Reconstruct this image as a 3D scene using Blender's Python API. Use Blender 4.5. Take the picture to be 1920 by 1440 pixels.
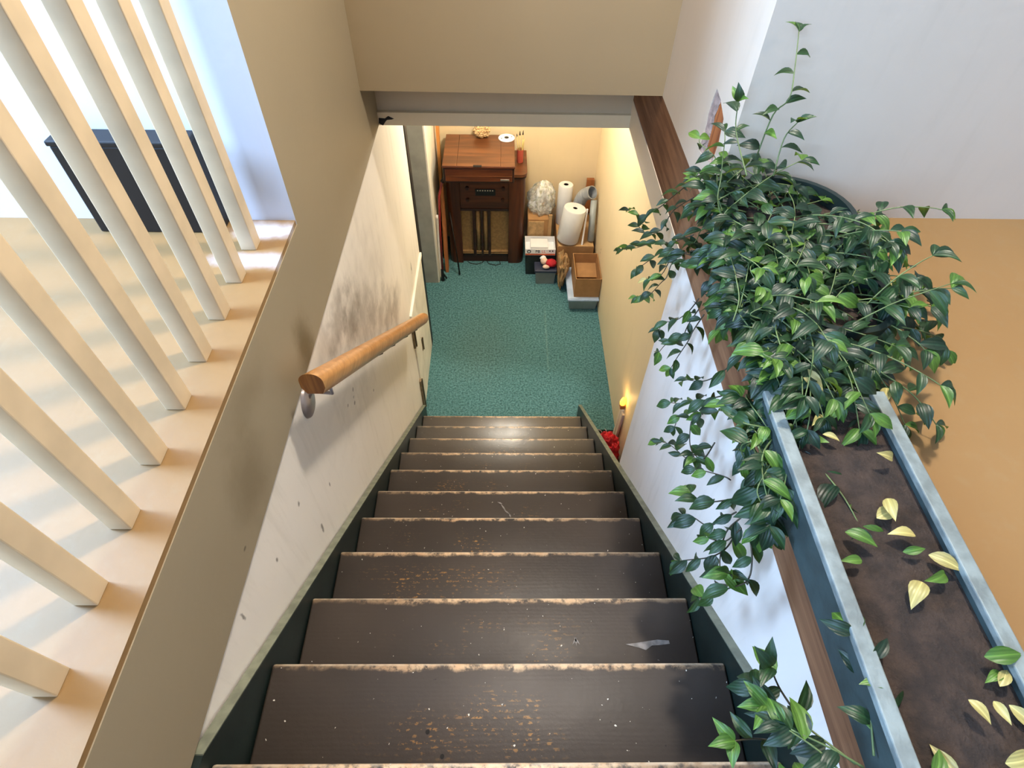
import bpy, bmesh, math, random
from mathutils import Vector, Matrix, noise as mnoise

for o in list(bpy.data.objects):
    bpy.data.objects.remove(o)
scene = bpy.context.scene
COL = scene.collection
RND = random.Random(11)

# ------------------------------------------------------------------ camera
CAM = Vector((0.0027, -2.2144, 3.128))
PITCH, YAW, ROLL, FPX = 0.8725, 0.0248, -0.0242, 1091.9
fwd = Vector((math.sin(YAW)*math.cos(PITCH), math.cos(YAW)*math.cos(PITCH), -math.sin(PITCH)))
rt = Vector((math.cos(YAW), -math.sin(YAW), 0)); dn = fwd.cross(rt)
rt2 = rt*math.cos(ROLL)+dn*math.sin(ROLL); dn2 = -rt*math.sin(ROLL)+dn*math.cos(ROLL)
cd = bpy.data.cameras.new('camera'); cam = bpy.data.objects.new('camera', cd); COL.objects.link(cam)
cd.sensor_fit = 'HORIZONTAL'; cd.sensor_width = 36.0; cd.lens = FPX*36.0/1920.0
cd.clip_start = 0.02; cd.clip_end = 60
R3 = Matrix((rt2, -dn2, -fwd)).transposed()
cam.matrix_world = Matrix.Translation(CAM) @ R3.to_4x4()
scene.camera = cam

# ------------------------------------------------------------------ world, lights, exposure
w = bpy.data.worlds.new('world'); scene.world = w; w.use_nodes = True
w.node_tree.nodes['Background'].inputs['Color'].default_value = (0.55, 0.70, 1.0, 1)
w.node_tree.nodes['Background'].inputs['Strength'].default_value = 1.0
vs = scene.view_settings
vs.view_transform = 'Standard'; vs.look = 'None'; vs.gamma = 1.0; vs.use_curve_mapping = False
vs.exposure = 0.0

def light(name, kind, loc, energy, color, target=None, **kw):
    d = bpy.data.lights.new(name, kind); o = bpy.data.objects.new(name, d); COL.objects.link(o)
    o.location = loc; d.energy = energy; d.color = color
    for k, v in kw.items(): setattr(d, k, v)
    if target is not None:
        o.rotation_euler = (Vector(target)-Vector(loc)).to_track_quat('-Z', 'Y').to_euler()
    return o
# upper ceiling lamp behind the viewer, basement ceiling lamp past the header, daylight at the upper window
light('stair_ceiling_light', 'POINT', (0.45, -1.0, 4.40), 250, (1.0, 0.90, 0.78), shadow_soft_size=0.08)
light('basement_ceiling_light', 'POINT', (0.08, 1.30, 1.88), 46, (1.0, 0.94, 0.83), shadow_soft_size=0.09)
light('added_jamb_light', 'POINT', (1.35, -2.7, 4.40), 16, (1.0, 0.85, 0.68), shadow_soft_size=0.06)  # unseen warm lamp, added to light the right jamb and cast leaf shadows
light('window_daylight', 'AREA', (-2.38, -1.45, 3.80), 230, (0.42, 0.64, 1.0), target=(0.5, -1.30, 2.1),
      shape='RECTANGLE', size=0.7, size_y=1.3)
light('rear_window_daylight', 'AREA', (-1.0, -3.78, 3.80), 105, (0.42, 0.64, 1.0), target=(-0.2, -1.0, 2.4),
      shape='RECTANGLE', size=1.1, size_y=1.3)

# ------------------------------------------------------------------ materials
def lin(h):
    h = h.lstrip('#'); out = []
    for i in (0, 2, 4):
        c = int(h[i:i+2], 16)/255
        out.append(c/12.92 if c <= .04045 else ((c+.055)/1.055)**2.4)
    return tuple(out)+(1,)

class NT:
    def __init__(s, name):
        s.m = bpy.data.materials.new(name); s.m.use_nodes = True; s.t = s.m.node_tree
        s.b = s.t.nodes['Principled BSDF']; s.out = s.t.nodes['Material Output']
        s.tc = s.n('ShaderNodeTexCoord')
    def n(s, kind, **kw):
        x = s.t.nodes.new(kind)
        for k, v in kw.items(): setattr(x, k, v)
        return x
    def put(s, sock, v):
        if isinstance(v, bpy.types.NodeSocket): s.t.links.new(v, sock)
        else: sock.default_value = v
    def obj(s): return s.tc.outputs['Object']
    def mapping(s, scale, loc=(0, 0, 0), src=None):
        m = s.n('ShaderNodeMapping'); s.put(m.inputs['Vector'], src or s.obj())
        m.inputs['Scale'].default_value = scale; m.inputs['Location'].default_value = loc
        return m.outputs[0]
    def noise(s, scale, detail=3, rough=.5, vec=None, dist=0):
        x = s.n('ShaderNodeTexNoise'); s.put(x.inputs['Vector'], vec or s.obj())
        x.inputs['Scale'].default_value = scale; x.inputs['Detail'].default_value = detail
        x.inputs['Roughness'].default_value = rough; x.inputs['Distortion'].default_value = dist
        return x.outputs['Fac']
    def math(s, op, a, b=0.0, clamp=False):
        x = s.n('ShaderNodeMath', operation=op, use_clamp=clamp)
        s.put(x.inputs[0], a); s.put(x.inputs[1], b); return x.outputs[0]
    def ramp(s, f, lo, hi, a=0.0, b=1.0):
        x = s.n('ShaderNodeMapRange', interpolation_type='SMOOTHSTEP')
        s.put(x.inputs['Value'], f); x.inputs['From Min'].default_value = lo; x.inputs['From Max'].default_value = hi
        x.inputs['To Min'].default_value = a; x.inputs['To Max'].default_value = b
        return x.outputs[0]
    def mix(s, f, a, b, mode='MIX'):
        x = s.n('ShaderNodeMix', data_type='RGBA', blend_type=mode)
        s.put(x.inputs['Factor'], f); s.put(x.inputs[6], a); s.put(x.inputs[7], b); return x.outputs[2]
    def blob(s, c, r, amt=.5, ns=9.0, soft=(.35, 1.0), vec=None):
        """1 inside an uneven patch round c, 0 outside"""
        m = s.mapping((1/r[0], 1/r[1], 1/r[2]), (-c[0]/r[0], -c[1]/r[1], -c[2]/r[2]), vec)
        l = s.n('ShaderNodeVectorMath', operation='LENGTH'); s.put(l.inputs[0], m)
        d = s.math('ADD', l.outputs['Value'], s.math('MULTIPLY', s.math('SUBTRACT', s.noise(ns, 5, .6), .5), amt*2))
        return s.ramp(d, soft[1], soft[0])
    def bump(s, h, strength=.2, dist=.01):
        x = s.n('ShaderNodeBump'); x.inputs['Strength'].default_value = strength
        x.inputs['Distance'].default_value = dist; s.put(x.inputs['Height'], h)
        s.put(s.b.inputs['Normal'], x.outputs[0])
    def fin(s, color, rough=.6, spec=.5, metal=0.0):
        s.put(s.b.inputs['Base Color'], color); s.put(s.b.inputs['Roughness'], rough)
        s.b.inputs['Specular IOR Level'].default_value = spec; s.put(s.b.inputs['Metallic'], metal)
        return s.m

def simple(name, h, rough=.6, var=.12, scale=14, bump=.05, metal=0, spec=.5, emit=None, detail=3):
    t = NT(name); c = lin(h); f = t.noise(scale, detail)
    dark = tuple(x*(1-var) for x in c[:3])+(1,); lite = tuple(min(1, x*(1+var)) for x in c[:3])+(1,)
    col = t.mix(t.ramp(f, .3, .7), dark, lite)
    if bump: t.bump(t.noise(scale*4, 3), bump, .004)
    if emit:
        t.b.inputs['Emission Color'].default_value = lin(emit[0]); t.b.inputs['Emission Strength'].default_value = emit[1]
    return t.fin(col, rough, spec, metal)

def wood(name, a, b, axis=0, rough=.4, scale=1.0, grain=22, spec=.5):
    t = NT(name); sc = [grain*scale]*3; sc[axis] = 1.6*scale
    v = t.mapping(tuple(sc))
    f = t.noise(1.0, 6, .62, v, .6)
    g = t.noise(4.0, 3, .5, v)
    col = t.mix(t.ramp(f, .32, .68), lin(a), lin(b))
    col = t.mix(t.ramp(g, .55, .8, 0, .35), col, tuple(x*.45 for x in lin(a)[:3])+(1,))
    t.bump(f, .08, .003)
    return t.fin(col, rough, spec)

def paint_wall(name, base, stains_and_light=(), marks=(), rough=.55, stain_light_col='#5a4a32', streak=.12, mark_col='#4a4030'):
    t = NT(name); c = lin(base)
    f = t.noise(2.2, 4); st = t.noise(1, 5, .6, t.mapping((26, 26, 3.0)))
    col = t.mix(t.ramp(f, .3, .7, 0, .35), c, tuple(x*.86 for x in c[:3])+(1,))
    col = t.mix(t.ramp(st, .5, .75, 0, streak), col, lin('#8c8266'))
    for (ce, r, amt) in stains_and_light:
        col = t.mix(t.math('MULTIPLY', t.blob(ce, r, .75, 11, (.0, 1.15)), amt), col, lin(stain_light_col))
    for (ce, r) in marks:
        col = t.mix(t.math('MULTIPLY', t.blob(ce, r, .9, 55, (.3, .9)), .7), col, lin(mark_col))
    t.bump(t.noise(60, 4), .10, .003)
    return t.fin(col, rough, .35)

M = {}
M['wall_l'] = paint_wall('lower_left_paint', '#efe8dc',
    stains_and_light=[((-.525, -.86+.13*i, 1.83-.112*i), (.3, .17, .115), a_) for i, a_ in enumerate((.55, .62, .42, .48, .40, .50, .52))]+
           [((-.525, -.62, 1.60), (.3, .55, .34), .22), ((-.525, -1.02, 1.86), (.3, .14, .16), .25)],
    marks=[((-.525, .445, .99), (.3, .018, .055)), ((-.525, -.905, 1.534), (.3, .011, .011)), ((-.525, -.927, 1.485), (.3, .011, .011)),
           ((-.525, -.92, 1.51), (.3, .009, .008)), ((-.525, -.99, 1.55), (.3, .010, .010)), ((-.525, -1.478, 1.762), (.3, .010, .014)), ((-.525, -1.434, 1.534), (.3, .011, .026)),
           ((-.525, -1.81, 1.90), (.3, .006, .022)), ((-.525, -1.648, 1.805), (.3, .007, .016)), ((-.525, -1.30, 1.56), (.3, .007, .014)), ((-.525, -.70, 1.28), (.3, .009, .009))],
    stain_light_col='#55442c')
M['wall_lu'] = paint_wall('upper_left_paint', '#95886f',
    stains_and_light=[((-.505, -1.17, 2.03), (.3, .08, .11), .85), ((-.505, -1.61, 2.10), (.3, .11, .13), .42), ((-.505, -1.50, 2.22), (.3, .16, .07), .28)],
    marks=[((-.505, -1.72, 2.03), (.3, .008, .006))], stain_light_col='#5e4e30', streak=.05)
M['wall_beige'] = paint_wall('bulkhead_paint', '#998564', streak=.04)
M['wall_ru'] = paint_wall('upper_right_paint', '#d4c8b6', streak=.06)
M['wall_r'] = paint_wall('stair_right_paint', '#e0dad1', streak=.14)
M['wall_yellow'] = paint_wall('basement_cream_paint', '#efdab0', streak=.05, marks=[((.7465, 1.42, .40), (.3, .012, .012)), ((.7465, 1.43, .36), (.3, .010, .014))])
M['wall_backy'] = paint_wall('basement_back_paint', '#e6cfa4', streak=.04)
M['strip'] = paint_wall('pale_strip_paint', '#d8cbb4', streak=.06)
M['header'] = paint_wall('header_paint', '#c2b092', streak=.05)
M['header2'] = paint_wall('header_trim_paint', '#dccaa6', streak=.05)
M['return'] = paint_wall('upper_left_return_daylight_tint', '#d6dae2', streak=.03)  # bluish tint puts daylight into the colour of this wall and jamb
M['ceil'] = simple('ceiling_paint', '#ded6c6', .8, .04, 3)
M['room'] = simple('upper_room_paint', '#86888c', .8, .04, 3)
M['concrete'] = simple('grey_concrete', '#a9a390', .85, .14, 7, .25, detail=6)
M['cream'] = simple('cream_gloss', '#efe6d2', .45, .05, 8)
M['beam'] = wood('rough_brown_beam', '#5f3f2a', '#8a6446', 1, .8, 1.0, 26, .25)
M['floor_up'] = paint_wall('worn_floor_daylight_patches', '#866840', streak=.10, stain_light_col='#c9cedb',
    stains_and_light=[((-.565, -1.030, 2.287), (.10, .042, .3), .95), ((-.57, -1.148, 2.287), (.10, .034, .3), .9)])  # pale blue patches: daylight between baluster shadows, painted into the floor colour
M['concrete_floor'] = simple('dark_slab', '#2a2622', .9, .3, 10)
M['black'] = simple('black', '#0b0b0c', .5, .2, 20, 0)
M['door_white'] = simple('white_hatch_paint', '#e9e4d4', .5, .05, 10)
M['hinge'] = simple('tarnished_hinge', '#8a7a62', .4, .2, 40, .1, .7)

def m_carpet():
    t = NT('green_carpet')
    f = t.noise(75, 3, .75); g = t.noise(190, 2, .6); big = t.noise(1.6, 3)
    col = t.mix(t.ramp(f, .30, .70), lin('#2c5456'), lin('#66979a'))
    col = t.mix(t.ramp(g, .52, .75, 0, .55), col, lin('#9dbdb8'))
    col = t.mix(t.math('MULTIPLY', t.blob((-.15, .75, 0), (.32, .42, 9), .5, 3, (.1, 1.2)), .20), col, lin('#5a5a44'))
    col = t.mix(t.math('MULTIPLY', t.blob((.33, .85, 0), (.012, .55, 9), .6, 26, (.2, .9)), .16), col, lin('#9fc0b2'))
    col = t.mix(t.ramp(big, .35, .7, 0, .25), col, lin('#44665f'))
    t.bump(t.math('ADD', f, g), .7, .006)
    return t.fin(col, .95, .1)
M['carpet'] = m_carpet()

def m_tread():
    t = NT('worn_brown_tread_paint')
    oi = t.n('ShaderNodeObjectInfo'); rnd = oi.outputs['Random']
    off = t.n('ShaderNodeCombineXYZ'); t.put(off.inputs[0], t.math('MULTIPLY', rnd, 37.0)); t.put(off.inputs[1], t.math('MULTIPLY', rnd, 11.0))
    va = t.n('ShaderNodeVectorMath', operation='ADD'); t.put(va.inputs[0], t.obj()); t.put(va.inputs[1], off.outputs[0])
    v = va.outputs[0]
    xyz = t.n('ShaderNodeSeparateXYZ'); t.put(xyz.inputs[0], t.obj()); X, Y, Z = xyz.outputs
    # growth rings of the board telegraphing through the paint
    gv = t.mapping((3.0, 30, 30), (0, 0, 0), v)
    rings = t.n('ShaderNodeTexWave', wave_type='BANDS', bands_direction='Y'); t.put(rings.inputs['Vector'], t.mapping((1.6, 14, 14), (0, 0, 0), v))
    rings.inputs['Scale'].default_value = 2.2; rings.inputs['Distortion'].default_value = 9.0; rings.inputs['Detail'].default_value = 2; rings.inputs['Detail Scale'].default_value = .55
    ring = rings.outputs['Fac']
    base = t.mix(t.ramp(t.noise(2.4, 4, .5, v), .3, .7), lin('#322b25'), lin('#3e352d'))
    base = t.mix(t.ramp(t.noise(1, 3, .5, gv), .35, .75, 0, .12), base, lin('#332b25'))
    # centre of traffic
    shift = t.math('MULTIPLY', t.math('SUBTRACT', rnd, .5), .25)
    cx = t.math('ABSOLUTE', t.math('ADD', t.math('ADD', X, .08), shift))
    centre = t.ramp(cx, .30, .05)
    wornpatch = t.math('MULTIPLY', centre, t.ramp(t.noise(5.5, 3, .5, v), .46, .62))
    fleck = t.ramp(t.noise(105, 4, .7, t.mapping((.65, 1, 1), (0, 0, 0), v)), .545, .60)
    fleck = t.math('MULTIPLY', fleck, t.ramp(ring, .25, .6))
    ymask = t.ramp(t.math('ABSOLUTE', t.math('ADD', Y, .115)), .085, .03)
    flk = t.math('MULTIPLY', t.math('MULTIPLY', wornpatch, fleck), ymask)
    col = t.mix(t.math('MULTIPLY', flk, .75), base, lin('#a87a3c'))
    # nosing worn through to bare wood
    en = t.noise(11, 5, .7, v)
    edge = t.math('ADD', Y, t.math('MULTIPLY', t.math('SUBTRACT', en, .5), .038))
    edge = t.ramp(edge, -.017, -.006)
    ecx = t.ramp(t.math('ABSOLUTE', t.math('ADD', X, shift)), .46, .12, .28, 1.0)
    ragged = t.ramp(t.noise(30, 5, .7, v), .38, .55)
    ef = t.math('MULTIPLY', t.math('MULTIPLY', edge, ecx), ragged)
    wc = t.mix(t.noise(24, 4, .6, v), lin('#a87445'), lin('#e2c8a0'))
    col = t.mix(ef, col, wc)
    # thin scuffed pale line along the very edge
    rim = t.math('MULTIPLY', t.ramp(Y, -.0075, -.001), t.ramp(t.noise(20, 4, .7, v), .3, .6))
    col = t.mix(t.math('MULTIPLY', rim, .7), col, lin('#cbbca4'))
    spk = t.ramp(t.noise(95, 2, .5, v), .735, .76)
    col = t.mix(spk, col, lin('#d8d2c4'))
    dk = t.ramp(t.noise(48, 2, .4, v), .76, .79)
    col = t.mix(dk, col, lin('#14100d'))
    t.bump(t.math('ADD', t.math('MULTIPLY', ring, .10), t.noise(55, 3, .6, v)), .20, .0025)
    # lower treads keep more of their gloss than the worn upper ones
    lo = t.n('ShaderNodeSeparateXYZ'); t.put(lo.inputs[0], oi.outputs['Location'])
    gl = t.ramp(lo.outputs[1], -1.1, -.25)
    m_ = t.fin(col, t.math('SUBTRACT', t.math('ADD', .38, t.math('MULTIPLY', t.noise(9, 4, .6, v), .16)), t.math('MULTIPLY', gl, .13)), .34)
    t.put(t.b.inputs['Specular IOR Level'], t.math('ADD', .32, t.math('MULTIPLY', gl, .6)))
    return m_
M['tread'] = m_tread()
M['scuff'] = simple('white_paint_scuff', '#7f7a75', .6, .3, 60)
M['hole'] = simple('nail_hole', '#120d0a', .8, .1, 60)
M['stringer'] = simple('dark_green_stringer', '#13211d', .45, .2, 12)
M['stringer_top'] = simple('grey_green_edge', '#6f7362', .55, .25, 30)
M['rail_wood'] = wood('varnished_handrail', '#a8743c', '#c8935a', 1, .28, 1, 40)
M['rail_end'] = wood('handrail_end_grain', '#7a4216', '#a8692a', 2, .45, 3, 30)
M['iron'] = simple('dark_iron', '#241d18', .5, .2, 30, .1, .6)
M['chrome'] = simple('dull_nickel', '#a29a98', .3, .08, 20, .02, .5)
M['baluster'] = simple('cream_baluster', '#c9b594', .5, .08, 12)
M['walnut'] = wood('walnut_cabinet', '#3c1d0f', '#5c3018', 0, .35, 1.0, 20)
M['walnut_v'] = wood('walnut_upright', '#381a0c', '#582d14', 2, .35, 1.0, 24)
M['walnut_dark'] = wood('dark_walnut_trim', '#241009', '#3a1b0e', 0, .4, 1, 24)
M['lid'] = wood('walnut_lid', '#4c2a16', '#744525', 0, .32, 1.0, 16)  # lighter walnut tone than the cabinet
M['box_front'] = wood('phonograph_front', '#4a2211', '#683518', 0, .32, 1.0, 18)
M['cloth'] = simple('gold_grille_cloth', '#8a6a3e', .85, .16, 60, .3)
M['silver'] = simple('tarnished_plate', '#a89888', .35, .1, 30, .05, .8)
M['ivory'] = simple('ivory_print', '#c9bfa8', .6)
M['white'] = simple('white_card', '#f2f0ec', .6, .03, 10)
M['vinyl_label'] = simple('black_print', '#1b1b1e', .5)
M['straw'] = simple('dried_straw', '#c8a878', .8, .35, 50, .4)
M['redcan'] = simple('red_can', '#b5503c', .4, .1)
M['bristle'] = simple('dark_bristle', '#2a211b', .9)
M['bamboo'] = simple('bamboo', '#c6ad6a', .6, .15, 30)
M['orange_ply'] = wood('orange_plywood', '#b97633', '#d8964e', 2, .5, 1, 18)
M['brown_ply'] = wood('brown_board', '#8a5026', '#a9683a', 2, .5, 1, 20)
M['red_metal'] = simple('red_painted_steel', '#741a16', .35, .1, 20)
M['card'] = simple('brown_cardboard', '#a87c4c', .8, .08, 18)
M['card_in'] = simple('cardboard_inside', '#b8905f', .85, .08, 18)
M['kraft'] = simple('kraft_paper', '#ad8a5c', .75, .25, 22, .3)
M['lidblue'] = simple('pale_blue_lid', '#b9cbe0', .4, .08, 20)
M['grey_plastic'] = simple('grey_plastic', '#7f8380', .45, .08, 12)
M['tote_grey'] = simple('cloudy_tote', '#75827e', .35, .1, 12)
M['navy_lid'] = simple('navy_lid', '#34384a', .4, .1, 20)
M['darkbox'] = simple('dark_green_black_box', '#1c2422', .6, .15, 20)
M['print_orange'] = simple('orange_print', '#d0643a', .6, .15, 30)
M['roll'] = simple('white_film', '#dcd9d4', .35, .04, 9, .05)
M['duct'] = simple('grey_duct_hose', '#a5a9ab', .35, .1, 30, .05, .3)
M['pvc'] = simple('grey_pvc', '#9aa09c', .4, .08)
M['red_cloth'] = simple('red_cloth', '#c01a26', .75, .25, 26, .4)
M['skin'] = simple('pale_doll', '#e2c4ab', .7, .15, 30)
M['palewood'] = wood('pale_lath', '#cbb89e', '#efe0c8', 2, .7, 1, 30)
M['plaster'] = simple('crumbled_plaster', '#a4928a', .95, .25, 60, .8, detail=6)
M['barewood'] = wood('bare_orange_wood', '#7d4320', '#b06a38', 2, .7, 1, 40)
M['soil'] = simple('potting_soil', '#2b2018', .95, .4, 40, .8)
M['pot_dark'] = simple('dark_green_pot', '#12201f', .35, .1, 10)
M['pot_teal'] = simple('blue_teal_pot', '#0f323c', .3, .1, 10)
M['trough'] = simple('weathered_teal_paint', '#6a7472', .6, .28, 30, .3)
M['trough_d'] = simple('dark_trough_side', '#2c3a3a', .6, .2, 20, .2)

def m_leaf(name, a, b, fill=False):
    t = NT(name)
    if fill:
        at = t.n('ShaderNodeAttribute', attribute_name='leaf_co'); co = at.outputs['Vector']
        rnd = t.n('ShaderNodeNewGeometry').outputs['Random Per Island']
    else:
        co = t.obj(); rnd = t.n('ShaderNodeObjectInfo').outputs['Random']
    xyz = t.n('ShaderNodeSeparateXYZ'); t.put(xyz.inputs[0], co)
    col = t.mix(rnd, lin(a), lin(b))
    ax = t.math('ABSOLUTE', xyz.outputs[0])
    vein = t.n('ShaderNodeTexWave', wave_type='BANDS', bands_direction='X')
    t.put(vein.inputs['Vector'], co); vein.inputs['Scale'].default_value = 3.2; vein.inputs['Distortion'].default_value = .6
    col = t.mix(t.ramp(vein.outputs['Fac'], .2, .9, 0, .18), col, tuple(x*1.6 for x in lin(b)[:3])+(1,))
    col = t.mix(t.ramp(ax, .035, .005, 0, .5), col, tuple(min(1, x*2.2) for x in lin(b)[:3])+(1,))
    t.bump(vein.outputs['Fac'], .12, .04)
    t.fin(col, .42, .42)
    tr = t.n('ShaderNodeBsdfTranslucent'); t.put(tr.inputs['Color'], t.mix(.5, col, lin('#8fae2c')))
    mx = t.n('ShaderNodeMixShader'); mx.inputs[0].default_value = .22
    t.t.links.new(t.b.outputs[0], mx.inputs[1]); t.t.links.new(tr.outputs[0], mx.inputs[2]); t.t.links.new(mx.outputs[0], t.out.inputs[0])
    return t.m
for sf, fl in (('', False), ('_fill', True)):
    M['leaf'+sf] = m_leaf('vine_leaf'+sf, '#0f2818', '#213f20', fl)
    M['leaf_dark'+sf] = m_leaf('deep_vine_leaf'+sf, '#0c2019', '#193323', fl)
    M['leaf_lime'+sf] = m_leaf('young_vine_leaf'+sf, '#31541f', '#4d6d29', fl)
    M['leaf_dry'+sf] = m_leaf('yellowed_leaf'+sf, '#8f8450', '#aa9f62', fl)
M['stem'] = simple('green_stem', '#55663a', .6, .2, 40)
M['stem_brown'] = simple('brown_stem', '#3a3526', .6, .2, 40)
def m_bag():
    t = NT('clear_plastic_bag')
    f = t.noise(24, 4, .6, None, 1.2)
    col = t.mix(t.ramp(f, .45, .72), lin('#ecebe4'), lin('#a9b28c'))
    t.bump(t.noise(12, 2, .5, None, 3.0), .6, .03); t.fin(col, .12, .8)
    tp = t.n('ShaderNodeBsdfTransparent'); mx = t.n('ShaderNodeMixShader'); t.put(mx.inputs[0], t.ramp(t.noise(9, 3, .5, None, 2.0), .35, .7, .25, .95))
    t.t.links.new(tp.outputs[0], mx.inputs[1]); t.t.links.new(t.b.outputs[0], mx.inputs[2]); t.t.links.new(mx.outputs[0], t.out.inputs[0])
    return t.m
M['bag'] = m_bag()
M['glow'] = simple('lit_amber_shade', '#ffb83a', .5, .1, 30, 0, emit=('#ffb030', 5.0))

# ------------------------------------------------------------------ mesh helpers
def b_box(bm, x0, x1, y0, y1, z0, z1, bev=0.0, seg=2):
    vs_ = [bm.verts.new(p) for p in [(x0, y0, z0), (x1, y0, z0), (x1, y1, z0), (x0, y1, z0), (x0, y0, z1), (x1, y0, z1), (x1, y1, z1), (x0, y1, z1)]]
    fs = [bm.faces.new([vs_[i] for i in f]) for f in [(3, 2, 1, 0), (4, 5, 6, 7), (0, 1, 5, 4), (1, 2, 6, 5), (2, 3, 7, 6), (3, 0, 4, 7)]]
    if bev:
        bmesh.ops.bevel(bm, geom=list({e for f in fs for e in f.edges}), offset=bev, segments=seg, profile=.5, affect='EDGES')
    return vs_
def b_prism(bm, poly, ext):
    """solid: polygon (3-D points) pushed along ext"""
    e = Vector(ext); a = [bm.verts.new(p) for p in poly]; b = [bm.verts.new(Vector(p)+e) for p in poly]; n = len(poly)
    bm.faces.new(a[::-1]); bm.faces.new(b)
    for i in range(n): bm.faces.new([a[i], a[(i+1) % n], b[(i+1) % n], b[i]])
    bmesh.ops.recalc_face_normals(bm, faces=bm.faces[:])
def frames(pts):
    pts = [Vector(p) for p in pts]; out = []; up = None
    for i, p in enumerate(pts):
        t = (pts[min(i+1, len(pts)-1)]-pts[max(i-1, 0)]).normalized()
        if up is None:
            up = Vector((0, 0, 1)) if abs(t.z) < .9 else Vector((1, 0, 0))
        s = t.cross(up).normalized(); up = s.cross(t).normalized()
        out.append((p, t, s, up))
    return out
def b_tube(bm, pts, r, seg=8, caps=True, hollow=False):
    fr = frames(pts); rings = []
    for i, (p, t, s, u) in enumerate(fr):
        rr = r[i] if isinstance(r, (list, tuple)) else r
        rings.append([bm.verts.new(p+(s*math.cos(2*math.pi*k/seg)+u*math.sin(2*math.pi*k/seg))*rr) for k in range(seg)])
    for a, b in zip(rings, rings[1:]):
        for k in range(seg): bm.faces.new([a[k], a[(k+1) % seg], b[(k+1) % seg], b[k]])
    if caps: bm.faces.new(rings[0][::-1]); bm.faces.new(rings[-1])
def b_lathe(bm, c, prof, seg=24, axis=None):
    """profile [(r, h)] round axis from c"""
    ax = Vector(axis or (0, 0, 1)).normalized(); q = ax.to_track_quat('Z', 'Y'); c = Vector(c); rings = []
    for r, h in prof:
        if r < 1e-6: rings.append([bm.verts.new(c+q @ Vector((0, 0, h)))])
        else: rings.append([bm.verts.new(c+q @ Vector((r*math.cos(2*math.pi*k/seg), r*math.sin(2*math.pi*k/seg), h))) for k in range(seg)])
    for a, b in zip(rings, rings[1:]):
        if len(a) == 1 and len(b) == 1: continue
        for k in range(seg):
            k2 = (k+1) % seg
            if len(a) == 1: bm.faces.new([a[0], b[k2], b[k]])
            elif len(b) == 1: bm.faces.new([a[k], a[k2], b[0]])
            else: bm.faces.new([a[k], a[k2], b[k2], b[k]])
    bmesh.ops.recalc_face_normals(bm, faces=bm.faces[:])
def b_lump(bm, c, r, amt=.25, freq=3.0, sub=3, seed=0, floor=None, ridged=True):
    r_ = bmesh.ops.create_icosphere(bm, subdivisions=sub, radius=1.0)
    for v in r_['verts']:
        d = v.co.normalized(); n = mnoise.noise(d*freq+Vector((seed*7.3, seed*3.1, seed)))
        n2 = mnoise.noise(d*freq*2.7+Vector((seed, 5, seed*2)))
        k = 1+amt*((1-2*abs(n)) if ridged else n)+amt*.5*n2
        v.co = Vector((c[0]+d.x*r[0]*k, c[1]+d.y*r[1]*k, c[2]+d.z*r[2]*k))
        if floor is not None and v.co.z < floor: v.co.z = floor
def obj(name, bm, mat, parent=None, smooth=False, origin=None, kind=None, ang=35):
    for f in bm.faces: f.smooth = smooth
    if smooth:
        for e in bm.edges:
            if len(e.link_faces) == 2 and e.calc_face_angle(0) > math.radians(ang): e.smooth = False
    o0 = Vector(parent.location) if parent is not None and parent.parent is None else (
        Vector(parent.location)+Vector(parent.parent.location) if parent is not None else Vector((0, 0, 0)))
    og = Vector(origin) if origin is not None else o0
    bmesh.ops.translate(bm, verts=bm.verts[:], vec=-og)
    me = bpy.data.meshes.new(name); bm.to_mesh(me); bm.free()
    for m_ in (mat if isinstance(mat, (list, tuple)) else [mat]): me.materials.append(m_)
    o = bpy.data.objects.new(name, me); COL.objects.link(o)
    o.location = og-o0
    if parent is not None: o.parent = parent
    if kind: o['kind'] = kind
    return o
def bx(name, x0, x1, y0, y1, z0, z1, mat, parent=None, bev=0.0, **kw):
    bm = bmesh.new(); b_box(bm, x0, x1, y0, y1, z0, z1, bev); return obj(name, bm, mat, parent, **kw)
def tube(name, pts, r, mat, parent=None, seg=8, **kw):
    bm = bmesh.new(); b_tube(bm, pts, r, seg); return obj(name, bm, mat, parent, smooth=True, **kw)
def lathe(name, c, prof, mat, parent=None, seg=24, axis=None, **kw):
    bm = bmesh.new(); b_lathe(bm, c, prof, seg, axis); return obj(name, bm, mat, parent, smooth=True, **kw)
def prism(name, poly, ext, mat, parent=None, **kw):
    bm = bmesh.new(); b_prism(bm, poly, ext); return obj(name, bm, mat, parent, **kw)
def lump(name, c, r, mat, parent=None, smooth=False, **kw):
    bm = bmesh.new(); b_lump(bm, c, r, **kw); return obj(name, bm, mat, parent, smooth=smooth, ang=80)
def thing(name, label, cat, loc, group=None):
    o = bpy.data.objects.new(name, None); COL.objects.link(o); o.location = loc; o.empty_display_size = .05
    o['label'] = label; o['category'] = cat
    if group: o['group'] = group
    return o
def tag(o, label, cat, group=None):
    o['label'] = label; o['category'] = cat
    if group: o['group'] = group
    return o
def struct(o, label, cat='wall'):
    o['kind'] = 'structure'; o['label'] = label; o['category'] = cat; return o
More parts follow.
